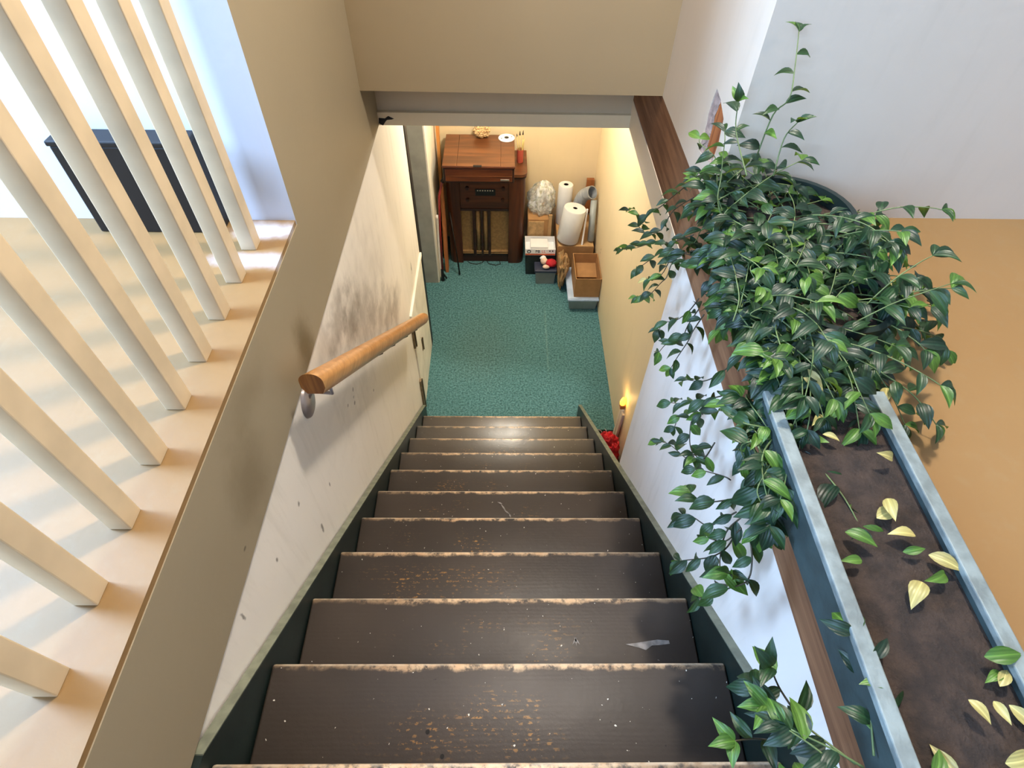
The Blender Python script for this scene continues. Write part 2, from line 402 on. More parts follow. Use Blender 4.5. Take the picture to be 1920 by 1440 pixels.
def text(name, s, size, loc, rot, mat, parent, depth=.0006):
    cu = bpy.data.curves.new(name, 'FONT'); cu.body = s; cu.size = size; cu.extrude = depth; cu.align_x = 'CENTER'; cu.align_y = 'CENTER'
    tmp = bpy.data.objects.new(name+'_tmp', cu); COL.objects.link(tmp)
    dg = bpy.context.evaluated_depsgraph_get(); dg.update()
    me = bpy.data.meshes.new_from_object(tmp.evaluated_get(dg)); bpy.data.objects.remove(tmp)
    me.materials.clear(); me.materials.append(mat)
    o = bpy.data.objects.new(name, me); COL.objects.link(o); o.parent = parent
    o.location = Vector(loc)-Vector(parent.location); o.rotation_euler = rot; return o

# ------------------------------------------------------------------ structure: basement
struct(bx('floor', -1.7, .85, -3.0, 2.3, -.10, -.015, M['concrete_floor']), 'dark bare floor slab seen beside the bottom of the stairs', 'floor')
struct(prism('floor_carpet', [(-1.7, .02, -.015), (.7465, .02, -.015), (.7465, 2.12, -.015), (-1.7, 2.12, -.015)], (0, 0, .015), M['carpet']), 'speckled green carpet covering the basement floor', 'carpet')
struct(bx('wall_back', -1.7, .85, 2.12, 2.2, -.015, 1.985, M['wall_backy']), 'cream yellow wall behind the wooden radio', 'wall')
struct(bx('wall_right', .7465, .83, -3.0, 2.12, -.015, 1.985, M['wall_yellow']), 'cream yellow basement wall beside the cardboard box', 'wall')
struct(bx('wall_left', -.60, -.525, -3.0, .775, -.015, 1.99, M['wall_l']), 'scuffed off-white stair wall behind the wooden handrail', 'wall')
struct(bx('gap_shade_strip', -.60, -.519, .775, .835, 0, 1.985, M['black']), 'thin black strip standing for the shaded gap at the far end of the handrail wall', 'trim')  # black strip stands in for the shaded gap past the wall end
struct(bx('wall_pillar', -1.7, -.527, 1.49, 2.12, 0, 1.985, M['concrete']), 'rough grey wall end beyond the left doorway', 'wall')
struct(bx('trim_2', -.527, -.518, 1.493, 2.12, 0, 1.985, M['cream']), 'cream painted side board of the grey wall end', 'trim')
struct(bx('wall_doorway', -1.78, -1.7, -.1, 2.2, 0, 1.985, M['room']), 'plain wall seen through the left doorway', 'wall')
struct(bx('wall_right_stair', .52, .56, -3.0, -.83, -.015, 2.09, M['wall_r']), 'off-white wall along the right of the stairs under the plants', 'wall')
struct(bx('ceiling', -1.7, .83, .30, 2.2, 1.985, 2.05, M['ceil']), 'basement ceiling beyond the header', 'ceiling')
struct(bx('ceiling_side', .60, .83, -3.0, .30, 1.985, 2.05, M['ceil']), 'basement ceiling beside the stairwell', 'ceiling')

# header and bulkhead over the stair foot
hd = struct(bx('wall_header', -.60, .62, .13, .30, 1.985, 2.32, M['header']), 'shaded beige header beam over the stair foot', 'wall')
struct(bx('trim_3', -.505, .515, .112, .131, 1.985, 2.037, M['header2']), 'pale beige board along the bottom of the header', 'trim')
ch = prism('plaster_chip', [(-.501, .1125, 2.015), (-.477, .1125, 2.013), (-.462, .1125, 2.023), (-.440, .1125, 2.012), (-.450, .1125, 2.009), (-.469, .1125, 2.007), (-.476, .1125, 2.0), (-.488, .1125, 1.984), (-.504, .1125, 1.993)], (0, -.0015, 0), M['hole'])
tag(ch, 'dark broken plaster chip in the left corner of the header', 'damage')
bm = bmesh.new()
pa = [(-.51, -.102, 2.213), (.53, -.297, 2.293), (.53, -.297, 4.6), (-.51, -.102, 4.6)]
b_prism(bm, pa, (.02, .10, 0))
struct(obj('wall_front', bm, M['wall_beige']), 'broad beige bulkhead wall above the stair foot', 'wall')
struct(bx('ceiling_soffit', -.60, .62, .005, .14, 2.32, 2.34, M['header']), 'hidden soffit between bulkhead and header', 'ceiling')

# upper left wall, floor edge and railing side
bm = bmesh.new()
b_prism(bm, [(-.505, -3.8, 1.985), (-.505, .30, 1.985), (-.505, .30, 4.6), (-.505, -.99, 4.6), (-.505, -.99, 2.275), (-.505, -3.8, 2.275)], (-.095, 0, 0))
for f in bm.faces:
    if f.normal.y < -.9 and abs(f.calc_center_median().y+.99) < .01: f.material_index = 1  # jamb face takes the daylight-tinted colour
struct(obj('wall_left_upper', bm, [M['wall_lu'], M['return']]), 'smooth beige upper wall and floor edge on the left', 'wall')
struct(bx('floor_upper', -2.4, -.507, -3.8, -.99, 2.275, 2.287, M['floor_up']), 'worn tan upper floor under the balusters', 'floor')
struct(bx('wall_left_return', -2.4, -.60, -.99, -.90, 2.287, 4.6, M['return']), 'pale upper wall lit blue by daylight behind the balusters', 'wall')

# upper right wall with a torn hole
OUT = [(-.772, 2.519), (-.817, 2.512), (-.870, 2.492), (-.882, 2.442), (-.877, 2.386), (-.831, 2.369), (-.759, 2.359), (-.769, 2.400), (-.760, 2.455), (-.763, 2.493)]
INN = [(-.809, 2.509), (-.868, 2.490), (-.880, 2.442), (-.875, 2.390), (-.804, 2.391), (-.801, 2.426), (-.797, 2.465)]
def holed_wall(name, x0, x1, y0, y1, z0, z1, hole, depth, mat):
    bm = bmesh.new()
    o_ = [bm.verts.new((x0, y, z)) for y, z in [(y0, z0), (y1, z0), (y1, z1), (y0, z1)]]
    h_ = [bm.verts.new((x0, y, z)) for y, z in hole]
    es = [bm.edges.new((a[i], a[(i+1) % len(a)])) for a in (o_, h_) for i in range(len(a))]
    bmesh.ops.triangle_fill(bm, use_beauty=True, use_dissolve=False, edges=es, normal=(-1, 0, 0))
    b_ = [bm.verts.new((x1, v.co.y, v.co.z)) for v in o_]
    for i in range(4): bm.faces.new([o_[i], o_[(i+1) % 4], b_[(i+1) % 4], b_[i]])
    bm.faces.new(b_)
    d_ = [bm.verts.new((x0+depth, v.co.y, v.co.z)) for v in h_]
    for i in range(len(h_)): bm.faces.new([h_[i], h_[(i+1) % len(h_)], d_[(i+1) % len(h_)], d_[i]])
    bmesh.ops.recalc_face_normals(bm, faces=bm.faces[:])
    return obj(name, bm, mat)
wru = struct(holed_wall('wall_right_upper', .515, .60, -.96, -.28, 2.29, 4.6, OUT, .05, M['wall_ru']), 'pale upper right wall with a torn hole', 'wall')
bm = bmesh.new()
a_ = [bm.verts.new((.5158, y, z)) for y, z in OUT]; b_ = [bm.verts.new((.5205, y, z)) for y, z in INN]
es = [bm.edges.new((q[i], q[(i+1) % len(q)])) for q in (a_, b_) for i in range(len(q))]
bmesh.ops.triangle_fill(bm, use_beauty=True, use_dissolve=False, edges=es, normal=(-1, 0, 0))
r_ = bmesh.ops.subdivide_edges(bm, edges=bm.edges[:], cuts=2)
for v in bm.verts: v.co += Vector((mnoise.noise(v.co*90)*.003, mnoise.noise(v.co*70+Vector((3, 0, 0)))*.004, mnoise.noise(v.co*70+Vector((0, 9, 0)))*.004))
obj('torn_plaster', bm, M['plaster'], wru)
prism('bare_wood', [(.5200, y, z) for y, z in INN], (.01, 0, 0), M['barewood'], wru)
struct(bx('wall_right_return', .60, 2.2, -.96, -.88, 2.29, 4.6, M['wall_ru']), 'pale upper wall behind the trailing plants', 'wall')
struct(bx('trim_4', .515, .60, -3.8, .13, 2.09, 2.29, M['beam']), 'rough brown wooden beam under the potted plants', 'beam')
struct(bx('trim_5', .513, .60, -.84, .13, 1.985, 2.09, M['strip']), 'narrow cream strip under the brown beam', 'trim')
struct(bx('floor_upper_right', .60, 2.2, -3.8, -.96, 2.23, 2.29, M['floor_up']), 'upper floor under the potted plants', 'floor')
# rest of the upper room behind the viewer
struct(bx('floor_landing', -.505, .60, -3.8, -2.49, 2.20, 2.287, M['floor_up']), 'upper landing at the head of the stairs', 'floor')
for nm, x0, x1, z0, z1 in [('wall_rear', -2.4, -1.6, 2.2, 4.6), ('wall_rear.001', -.4, 2.2, 2.2, 4.6), ('wall_rear.002', -1.6, -.4, 2.2, 3.1), ('wall_rear.003', -1.6, -.4, 4.5, 4.6)]:
    struct(bx(nm, x0, x1, -3.9, -3.8, z0, z1, M['room']), 'upper room wall behind the stair head', 'wall')
struct(bx('wall_room_right', 2.2, 2.3, -3.9, -.88, 2.2, 4.6, M['room']), 'upper room wall on the right', 'wall')
struct(bx('ceiling_upper', -2.5, 2.3, -3.9, .30, 4.6, 4.7, M['room']), 'upper room ceiling', 'ceiling')
for nm, y0, y1, z0, z1 in [('wall_room_left', -3.9, -2.3, 2.2, 4.6), ('wall_room_left.001', -1.0, -.88, 2.2, 4.6), ('wall_room_left.002', -2.3, -1.0, 2.2, 3.1), ('wall_room_left.003', -2.3, -1.0, 4.5, 4.6)]:
    struct(bx(nm, -2.5, -2.4, y0, y1, z0, z1, M['room']), 'upper room wall around the left window', 'wall')
wf = struct(bx('window_1', -2.47, -2.43, -2.3, -2.25, 3.1, 4.5, M['cream']), 'white frame of the left window', 'window')
for (y0, y1, z0, z1) in [(-1.05, -1.0, 3.1, 4.5), (-2.25, -1.05, 3.1, 3.15), (-2.25, -1.05, 4.45, 4.5)]:
    bx('window_frame', -2.47, -2.43, y0, y1, z0, z1, M['cream'], wf)

wf = struct(bx('window_2', -1.6, -1.55, -3.87, -3.83, 3.1, 4.5, M['cream']), 'white frame of the rear window', 'window')
for (x0, x1, z0, z1) in [(-.45, -.4, 3.1, 4.5), (-1.55, -.45, 3.1, 3.15), (-1.55, -.45, 4.45, 4.5)]:
    bx('window_frame', x0, x1, -3.87, -3.83, z0, z1, M['cream'], wf)

# hatch low in the left wall
ht = struct(bx('door_1', -.530, -.519, .40, .768, .012, .815, M['door_white'], bev=.002), 'low white hatch door at the foot of the left wall', 'door')
bx('door_trim', -.530, -.517, .195, .385, .012, .815, M['door_white'], ht, .002)
bx('door_trim', -.530, -.512, .19, .775, .822, .850, M['door_white'], ht, .003)
for (y0, y1, z0, z1) in [(.175, .197, .60, .77), (.385, .402, .36, .47), (.165, .192, .02, .31)]:
    bm = bmesh.new(); b_box(bm, -.526, -.513, y0, y1, z0, z1, .002); b_tube(bm, [(-.510, y1, z0), (-.510, y1, z1)], .004, 6); obj('hinge', bm, M['hinge'], ht)

# ------------------------------------------------------------------ staircase
RISE, RUN, NT_ = .1749, .2067, 12
st = thing('staircase', 'steep worn brown wooden staircase with dark green stringers', 'stairs', (0, 0, 0))
tb = None
for k in range(NT_):
    yk, zk = -k*RUN, (k+1)*RISE
    if tb is None:
        bm = bmesh.new(); b_box(bm, -.498, .498, -RUN-.015, 0, -.032, 0, .006, 3)
        tb = obj('tread', bm, M['tread'], st, smooth=True); me = tb.data; tb.location = (0, yk, zk); t_ = tb
    else:
        t_ = bpy.data.objects.new('tread', me); COL.objects.link(t_); t_.parent = st; t_.location = (0, yk, zk)
    bx('riser', -.498, .498, yk-.036, yk-.024, max(zk-RISE, -.014), zk-.0325, M['tread'], st)
    if k == 5:
        for i, (dx, dy, l, a) in enumerate([(.008, -.075, .045, -1.0), (.022, -.095, .035, -.7), (-.006, -.055, .022, -.4), (.034, -.11, .02, -1.2)]):
            p = Vector((dx, yk+dy, zk+.0006)); d = Vector((math.cos(a), math.sin(a), 0))*l*.5
            bm = bmesh.new(); s_ = Vector((-d.y, d.x, 0)).normalized()*.003
            b_prism(bm, [p-d, p-s_, p+d*1.0, p+s_], (0, 0, .0006)); obj('paint_scuff', bm, M['scuff'], t_)
    if k == 9:
        for (x, y) in [(-.148, -1.992), (-.115, -2.035)]:
            lathe('nail_hole', (x, y, zk+.0003), [(0, 0), (.0045, 0), (.0045, .0006), (0, .0006)], M['hole'], t_, 12)
    if k == 8:
        z = zk+.0004
        pl = [(.318, -1.772), (.345, -1.769), (.372, -1.765), (.400, -1.761), (.430, -1.763), (.431, -1.771), (.405, -1.774), (.385, -1.775), (.368, -1.786), (.350, -1.780)]
        prism('paint_scuff', [(x, y, z) for x, y in pl], (0, 0, .0006), M['scuff'], t_)
        for a in (-.9, -1.5, -2.2):
            p = Vector((.192, -1.760, z)); d = Vector((math.cos(a), math.sin(a), 0))*.016; s_ = Vector((-d.y, d.x, 0)).normalized()*.0025
            prism('paint_scuff', [p-d*.4, p+d*.3-s_, p+d, p+d*.3+s_], (0, 0, .0006), M['scuff'], t_)
for s, mul in ((-1, 1), (1, 1)):
    top = lambda y: (.222 if s < 0 else .232)-.846*y
    poly = [(s*.5, .13, 0), (s*.5, .13, top(.13)), (s*.5, -2.06, top(-2.06)), (s*.5, -2.49, top(-2.06) if s < 0 else top(-2.49)), (s*.5, -2.49, top(-2.49)-.42), (s*.5, -.18, 0)]
    sg = prism('stringer', poly, (s*.0195, 0, 0), M['stringer'], st)
    n = Vector((0, .846, 1)).normalized()
    ye = -2.06 if s < 0 else -2.49
    pp = [Vector((s*.4995, .13, top(.13))), Vector((s*.4995, ye, top(ye))), Vector((s*.5198, ye, top(ye))), Vector((s*.5198, .13, top(.13)))]
    prism('stringer_edge', pp, n*.003, M['stringer_top'], sg)

# ------------------------------------------------------------------ handrail
hr = thing('handrail', 'varnished wooden handrail fixed along the stained left wall', 'handrail', (-.435, -.6, 1.5))
P0, P1 = Vector((-.437, -1.350, 2.088)), Vector((-.437, .125, .895))
prof = []
for k in range(15):
    a = math.pi*k/14; prof.append((.028*math.cos(a), .010+.022*math.sin(a)))
prof += [(-.028, -.006), (-.018, -.023), (.018, -.023), (.028, -.006)]
dirv = (P1-P0).normalized(); side = Vector((1, 0, 0)); upv = side.cross(dirv).normalized()
bm = bmesh.new()
ra = [bm.verts.new(P0+side*a+upv*b+Vector((0, 0, 0))) for a, b in prof]
# near end cut plumb
for v in ra: v.co -= dirv*((v.co-P0).dot(Vector((0, 1, 0)))/dirv.y)
rb = [bm.verts.new(P1+side*a+upv*b) for a, b in prof]
n_ = len(prof)
fa = bm.faces.new(ra); fb = bm.faces.new(rb)
for i in range(n_): bm.faces.new([ra[i], ra[(i+1) % n_], rb[(i+1) % n_], rb[i]])
bmesh.ops.recalc_face_normals(bm, faces=bm.faces[:])
fa.material_index = 1
obj('rail', bm, [M['rail_wood'], M['rail_end']], hr, smooth=True)
for i, t in enumerate((.07, .42, .55, .72, .88)):
    p = P0.lerp(P1, t)-upv*.026
    if i == 0:
        c = Vector((-.5245, -1.238, 1.888))
        tube('bracket', [p, p-Vector((0, 0, .03)), Vector((-.50, -1.238, 1.93)), c+Vector((.006, 0, .01))], .005, M['chrome'], hr)
        bm = bmesh.new(); b_lathe(bm, (0, 0, 0), [(0, .013), (.030, .012), (.040, .007), (.043, 0), (0, 0)], 28, (1, 0, 0))
        for v in bm.verts: v.co.z *= 1.25
        for v in bm.verts: v.co += c
        o = obj('wall_plate', bm, M['chrome'], hr, smooth=True); o['label'] = 'oval grey bracket plate'
    else:
        tube('bracket', [p+Vector((0, 0, .004)), p-Vector((.004, 0, .014)), p-Vector((.04, .008, .028)), Vector((-.5255, p.y-.01, p.z-.032))], .0045, M['iron'], hr, 6)

# ------------------------------------------------------------------ balusters on the upper left floor
bal = thing('baluster_railing', 'cream square balusters standing on the upper left floor edge', 'railing', (-.585, -1.6, 2.287))
for i in range(12):
    y = -1.092-.116*i
    bx('baluster', -.602, -.567, y-.018, y+.017, 2.287, 3.18, M['baluster'], bal, .002)
bx('top_rail', -.615, -.555, -2.45, -.99, 3.18, 3.22, M['baluster'], bal, .006)
sp = thing('floor_box', 'black box on the upper floor behind the balusters', 'box', (-.80, -1.02, 2.287))
bx('body', -.95, -.662, -1.045, -.992, 2.287, 2.50, M['black'], sp, .004)
bx('lid', -.953, -.659, -1.048, -.991, 2.50, 2.512, M['black'], sp, .003)

# ------------------------------------------------------------------ console radio
cr = thing('console_radio', 'old walnut floor radio cabinet with tan speaker cloth', 'radio', (-.137, 1.93, 0))
X0, X1, YF, YB, ZT = -.440, .168, 1.752, 2.10, .822
def rr_poly(x0, x1, y0, y1, z, r, n=6):
    pts = []
    for (cx, cy, a0) in [(x1-r, y0+r, -90), (x1-.004, y1-.004, 0), (x0+.004, y1-.004, 90), (x0+r, y0+r, 180)]:
        rr = r if cy < (y0+y1)/2 else .004
        for k in range(n+1):
            a = math.radians(a0+90*k/n); pts.append((cx+rr*math.cos(a), cy+rr*math.sin(a), z))
    return pts
o = prism('top', rr_poly(X0-.006, X1+.010, YF-.012, YB, ZT-.022, .05), (0, 0, .022), M['lid'], cr)
prism('top_molding', rr_poly(X0-.002, X1+.006, YF-.007, YB, ZT-.042, .048), (0, 0, .012), M['walnut_dark'], cr)
prism('body', rr_poly(X0, X1, YF+.06, YB, .012, .045), (0, 0, ZT-.046), M['walnut_dark'], cr)
# rounded front pilasters
for x0, x1, sd in ((X0, X0+.105, -1), (X1-.125, X1, 1)):
    pts = []
    if sd > 0:
        pts = [(x0, YF, .0), (x1-.05, YF, 0)]+[(x1-.05+.05*math.sin(a), YF+.05-.05*math.cos(a), 0) for a in [math.pi/2*k/6 for k in range(1, 7)]]+[(x1, YF+.12, 0), (x0, YF+.12, 0)]
    else:
        pts = [(x1, YF, 0), (x1, YF+.12, 0), (x0, YF+.12, 0)]+[(x0+.05-.05*math.sin(a), YF+.05-.05*math.cos(a), 0) for a in [math.pi/2*k/6 for k in range(6, 0, -1)]]+[(x0+.05, YF, 0)]
    bm = bmesh.new(); b_prism(bm, pts, (0, 0, ZT-.042)); obj('pilaster', bm, M['walnut_v'], cr, smooth=True)
GX0, GX1 = X0+.105, X1-.125
dp = bx('dial_panel', GX0, GX1, YF+.012, YF+.04, .52, ZT-.045, M['walnut'], cr, .002)
bx('dial_glass', -.215, -.060, YF+.004, YF+.014, .635, .690, M['black'], dp, .004)
for i in range(7): bx('dial_mark', -.200+.019*i, -.191+.019*i, YF+.002, YF+.0045, .676, .684, M['ivory'], dp)
for x, z in ((-.275, .60), (-.005, .60), (-.275, .70), (.0, .70)):
    lathe('knob', (x, YF+.012, z), [(0, .022), (.012, .020), (.014, 0), (0, 0)], M['walnut_dark'], dp, 16, (0, -1, 0))
bx('rail_upper', GX0, GX1, YF+.004, YF+.04, .500, .520, M['walnut_dark'], cr, .003)
cb = bx('grille_cloth', GX0, GX1, YF+.034, YF+.045, .09, .50, M['cloth'], cr)
for x, wd in ((-.232, .024), (-.170, .018), (-.112, .022)):
    bx('grille_bar', x-wd/2, x+wd/2, YF+.004, YF+.034, .070, .50, M['walnut_dark'], cr, .006)
for x in (-.201, -.141):
    bm = bmesh.new(); b_tube(bm, [(x, YF+.034, .09), (x, YF+.034, .50)], .019, 10); obj('grille_column', bm, M['cloth'], cr, smooth=True)
for z in (.088, .104): bx('sill_molding', GX0, GX1, YF+.008, YF+.036, z, z+.008, M['ivory'] if False else M['cloth'], cr, .002)
bx('plinth', GX0, GX1, YF+.02, YF+.06, .0, .086, M['walnut_dark'], cr, .003)
pc = thing('radio_cord', 'thin dark cord looped on the carpet before the radio', 'cord', (-.14, 1.72, 0))
tube('cable', [(-.30, 1.765, .004), (-.27, 1.735, .004), (-.22, 1.728, .004), (-.18, 1.745, .004), (-.16, 1.765, .02)], .003, M['iron'], pc, 6)
tube('cable', [(-.14, 1.765, .02), (-.12, 1.735, .004), (-.06, 1.715, .004), (-.02, 1.735, .004), (-.03, 1.768, .004)], .003, M['iron'], pc, 6)

# ------------------------------------------------------------------ phonograph box on the radio
ph = thing('record_player_box', 'red-brown wooden record player box on top of the radio', 'record player', (-.18, 1.85, ZT))
bx0, bx1, by0, by1, bz0, bz1 = -.432, .078, 1.625, 2.075, .8225, .958
bx('body', bx0, bx1, by0, by1, bz0, bz1-.014, M['walnut_dark'], ph, .004)
fp = bx('front_panel', bx0+.014, bx1-.014, by0-.006, by0+.004, bz0+.012, bz1-.024, M['box_front'], ph, .003)
bx('inlay_line', bx0+.016, bx1-.016, by0-.0075, by0-.005, .876, .880, M['lid'], fp)
bx('nameplate', -.022, .042, by0-.011, by0-.005, .844, .857, M['silver'], fp, .002)
xs = [bx0-.004, bx0+.100, bx1-.098, bx1+.004]
for i in range(3): bx('lid_board', xs[i]+.0006, xs[i+1]-.0006, by0-.010, by1, bz1-.014, bz1, M['lid'], ph, .0015)
bx('lid_edge', bx0-.006, bx1+.006, by0-.013, by0-.008, bz1-.016, bz1-.004, M['box_front'], ph, .002)
bx('finger_notch', -.215, -.155, by0-.0135, by0+.008, bz1-.006, bz1+.0012, M['hole'], ph, .0005)

# things on the box
cp = lump('dried_flower_ball', (-.165, 2.04, 1.008), (.046, .04, .038), M['straw'], amt=.45, freq=5.0, sub=4, seed=3)
tag(cp, 'crumpled straw coloured dried flower ball on the record player box', 'ornament')
ds = thing('white_disc', 'flat white disc with a black centre on the record player box', 'disc', (.022, 2.02, bz1))
lathe('disc', (.022, 2.02, bz1+.0005), [(0, 0), (.060, 0), (.062, .003), (.060, .006), (0, .006)], M['white'], ds, 40)
lathe('hub', (.022, 2.02, bz1+.0064), [(0, 0), (.017, 0), (.017, .0015), (0, .0015)], M['vinyl_label'], ds, 20)
for a in (20, 200):
    p = Vector((.022+.04*math.cos(math.radians(a)), 2.02+.04*math.sin(math.radians(a)), bz1+.0064))
    lathe('print_dot', p, [(0, 0), (.005, 0), (.005, .001), (0, .001)], M['vinyl_label'], ds, 10)
bc = thing('brush_can', 'red can of bamboo brushes on the radio top', 'can', (.125, 1.93, ZT))
lathe('can', (.125, 1.93, ZT), [(0, .002), (.024, .0), (.025, .002), (.025, .10), (.023, .10), (.022, .01), (0, .01)], M['redcan'], bc, 24)
for i in range(7):
    a = i*.9; p = Vector((.125+.010*math.cos(a), 1.93+.010*math.sin(a), ZT+.012)); q = p+Vector((.018*math.cos(a), .016*math.sin(a), .17+.02*(i % 3)))
    h = tube('brush_handle', [p, q], .004, M['bamboo'], bc, 6)
    if i % 2: tube('bristles', [q, q+(q-p).normalized()*.03], [.006, .002], M['bristle'], bc, 6)

# ------------------------------------------------------------------ things leaning left of the radio
def leaning_board(name, label, x0, x1, yb, yt, h, th, mat, cat='board'):
    poly = [(x0, yb, 0.001), (x0, yb+th, 0.001), (x0, yt+th, h), (x0, yt, h)]
    o = prism(name, poly, (x1-x0, 0, 0), mat); tag(o, label, cat); return o
leaning_board('plywood_board', 'tall orange plywood board leaning in the corner by the radio', -.500, -.478, 1.80, 2.06, 1.55, .055, M['orange_ply'])
leaning_board('wood_plank', 'short brown plank standing between red pole and radio', -.476, -.452, 1.62, 1.72, .74, .07, M['brown_ply'])
leaning_board('white_board', 'short white board standing beside the red pole', -.516, -.502, 1.56, 1.62, .52, .05, M['white'])
rp = thing('red_pole', 'thin red steel pole with a black foot leaning by the radio', 'pole', (-.49, 1.53, 0))
tube('shaft', [(-.490, 1.528, .10), (-.486, 1.575, .45), (-.478, 1.64, .70), (-.455, 1.70, .78), (-.430, 1.715, .81)], .009, M['red_metal'], rp, 8)
bm = bmesh.new(); b_tube(bm, [(-.493, 1.520, .0), (-.492, 1.524, .11)], [.016, .011], 8); b_tube(bm, [(-.492, 1.524, .08), (-.462, 1.530, .012)], .007, 6); obj('foot', bm, M['black'], rp)
tube('grip', [(-.455, 1.70, .78), (-.425, 1.716, .815)], .016, M['iron'], rp, 8)
br_ = tube('black_rod', [(-.358, 1.588, .004), (-.385, 1.66, .25), (-.418, 1.738, .50)], .006, M['iron'])
tag(br_, 'slim black rod leaning against the left corner of the radio', 'rod')

# ------------------------------------------------------------------ clutter right of the radio
db = thing('dark_storage_box', 'dark box on the carpet under the white printed tray', 'box', (.30, 1.70, 0))
bx('body', .188, .425, 1.605, 1.775, 0, .185, M['darkbox'], db, .004)
bx('lid', .185, .428, 1.602, 1.778, .185, .199, M['darkbox'], db, .003)
tr = thing('printed_tray', 'shallow white cardboard tray with orange stripe and printed letters', 'box', (.297, 1.69, .2))
tx0, tx1, ty0, ty1, tz0, tz1 = .178, .420, 1.600, 1.775, .2, .258
bx('bottom', tx0, tx1, ty0, ty1, tz0, tz0+.004, M['white'], tr)
fr_ = bx('front_side', tx0, tx1, ty0, ty0+.004, tz0+.004, tz1, M['white'], tr)
bx('back_side', tx0, tx1, ty1-.004, ty1, tz0+.004, tz1, M['white'], tr)
bx('left_side', tx0, tx0+.004, ty0+.004, ty1-.004, tz0+.004, tz1, M['white'], tr)
bx('right_side', tx1-.004, tx1, ty0+.004, ty1-.004, tz0+.004, tz1, M['white'], tr)
bx('orange_stripe', tx0+.001, tx1-.001, ty0-.0008, ty0, tz0+.002, tz0+.016, M['print_orange'], tr)
text('printed_letters', 'PB', .036, (.278, ty0-.0006, .237), (math.pi/2, 0, 0), M['vinyl_label'], tr)
text('printed_letters', 'LL', .034, (.325, ty0-.0006, .237), (math.pi/2, 0, 0), M['print_orange'], tr)
bm = bmesh.new(); b_lathe(bm, (.208, ty0-.0002, .236), [(.010, 0), (.016, 0), (.016, .0008), (.010, .0008), (.010, 0)], 20, (0, -1, 0)); obj('printed_ring', bm, M['iron'], tr)
for x in (.375, .398): lathe('printed_dot', (x, ty0-.0002, .242), [(0, 0), (.006, 0), (.006, .0008), (0, .0008)], M['iron'], tr, 10, (0, -1, 0))
wb = thing('white_carton', 'small blank white carton lying in the printed tray', 'box', (.295, 1.68, .21))
bx('body', .222, .362, 1.632, 1.745, .2045, .254, M['white'], wb, .002)
bx('flap', .223, .361, 1.633, 1.744, .2545, .2560, M['white'], wb)
tb_ = thing('tall_carton', 'tall brown carton standing between radio and white rolls', 'box', (.28, 1.93, 0))
bx('body', .198, .365, 1.80, 2.09, 0, .40, M['card'], tb_, .003)
bx('flap', .365, .392, 1.80, 1.812, .17, .44, M['card_in'], tb_)
bx('flap', .205, .330, 1.787, 1.798, .21, .385, M['kraft'], tb_)
bm = bmesh.new(); rings = []
BP = [(.0, .080), (.03, .098), (.08, .104), (.13, .100), (.17, .092), (.20, .078), (.225, .055), (.24, .030), (.25, .012)]
for j, (h, r) in enumerate(BP):
    ring = []
    for k in range(64):
        th = 2*math.pi*k/64; d = Vector((math.cos(th), math.sin(th), h*6))
        fold = .11*math.sin(7*th+h*14)+.07*math.sin(13*th-h*25)+.16*mnoise.noise(d*2.2)+.08*mnoise.noise(d*6)
        q = r*(1+fold); ring.append(bm.verts.new((.305+q*1.0*math.cos(th)+.10*max(0, h-.12), 1.93+q*math.sin(th), .402+h*(1+.12*mnoise.noise(d*1.7)))))
    rings.append(ring)
for a_, b_ in zip(rings, rings[1:]):
    for k in range(64): bm.faces.new([a_[k], a_[(k+1) % 64], b_[(k+1) % 64], b_[k]])
bm.faces.new(rings[-1]); bm.faces.new(rings[0][::-1])
pb = obj('plastic_bag', bm, M['bag'], smooth=True, ang=120)
tag(pb, 'crinkled clear plastic bag with green contents on the tall carton', 'bag')
b1 = thing('grey_bin', 'small grey bin with a navy lid on the carpet', 'bin', (.345, 1.535, 0))
bm = bmesh.new(); vs_ = b_box(bm, .262, .425, 1.482, 1.588, 0, .118)
for v in bm.verts:
    if v.co.z < .01: v.co.x = .345+(v.co.x-.345)*.90; v.co.y = 1.535+(v.co.y-1.535)*.9
obj('tub', bm, M['grey_plastic'], b1)
bx('lid', .254, .433, 1.474, 1.594, .118, .142, M['navy_lid'], b1, .005)
bx('lid_panel', .266, .290, 1.484, 1.584, .142, .146, M['navy_lid'], b1, .002)
dl = thing('stuffed_doll', 'small pale doll in red clothes lying on the navy lid', 'doll', (.36, 1.54, .142))
lump('head', (.330, 1.552, .180), (.030, .028, .030), M['skin'], dl, True, amt=.08, freq=2, sub=3, seed=2, ridged=False)
lump('body', (.385, 1.535, .176), (.040, .034, .026), M['red_cloth'], dl, True, amt=.22, freq=2.5, sub=3, seed=4)
lump('legs', (.345, 1.502, .162), (.026, .018, .015), M['skin'], dl, True, amt=.2, freq=2.5, sub=2, seed=6)
lump('hat', (.322, 1.572, .194), (.024, .020, .018), M['white'], dl, True, amt=.15, freq=2.5, sub=2, seed=8)
bm = bmesh.new(); b_lump(bm, (.466, 1.475, .145), (.040, .075, .135), amt=.42, freq=2.4, sub=4, seed=9, floor=0)
for v in bm.verts:
    k_ = .55 if v.co.z < .13 else .55+min(1, (v.co.z-.13)/.05)*.55
    v.co.x = max(.4375, min(.4995 if v.co.z < .13 else .542, .468+(v.co.x-.466)*k_))
kb = obj('paper_bag', bm, M['kraft'])
tag(kb, 'crumpled brown kraft paper bag between the two bins', 'bag')
rb_ = thing('roll_support_box', 'brown box under the white rolls behind the open carton', 'box', (.58, 1.80, 0))
bx('body', .435, .725, 1.60, 2.05, 0, .285, M['card'], rb_, .003); bx('flap', .44, .72, 1.60, 2.04, .286, .291, M['card_in'], rb_)
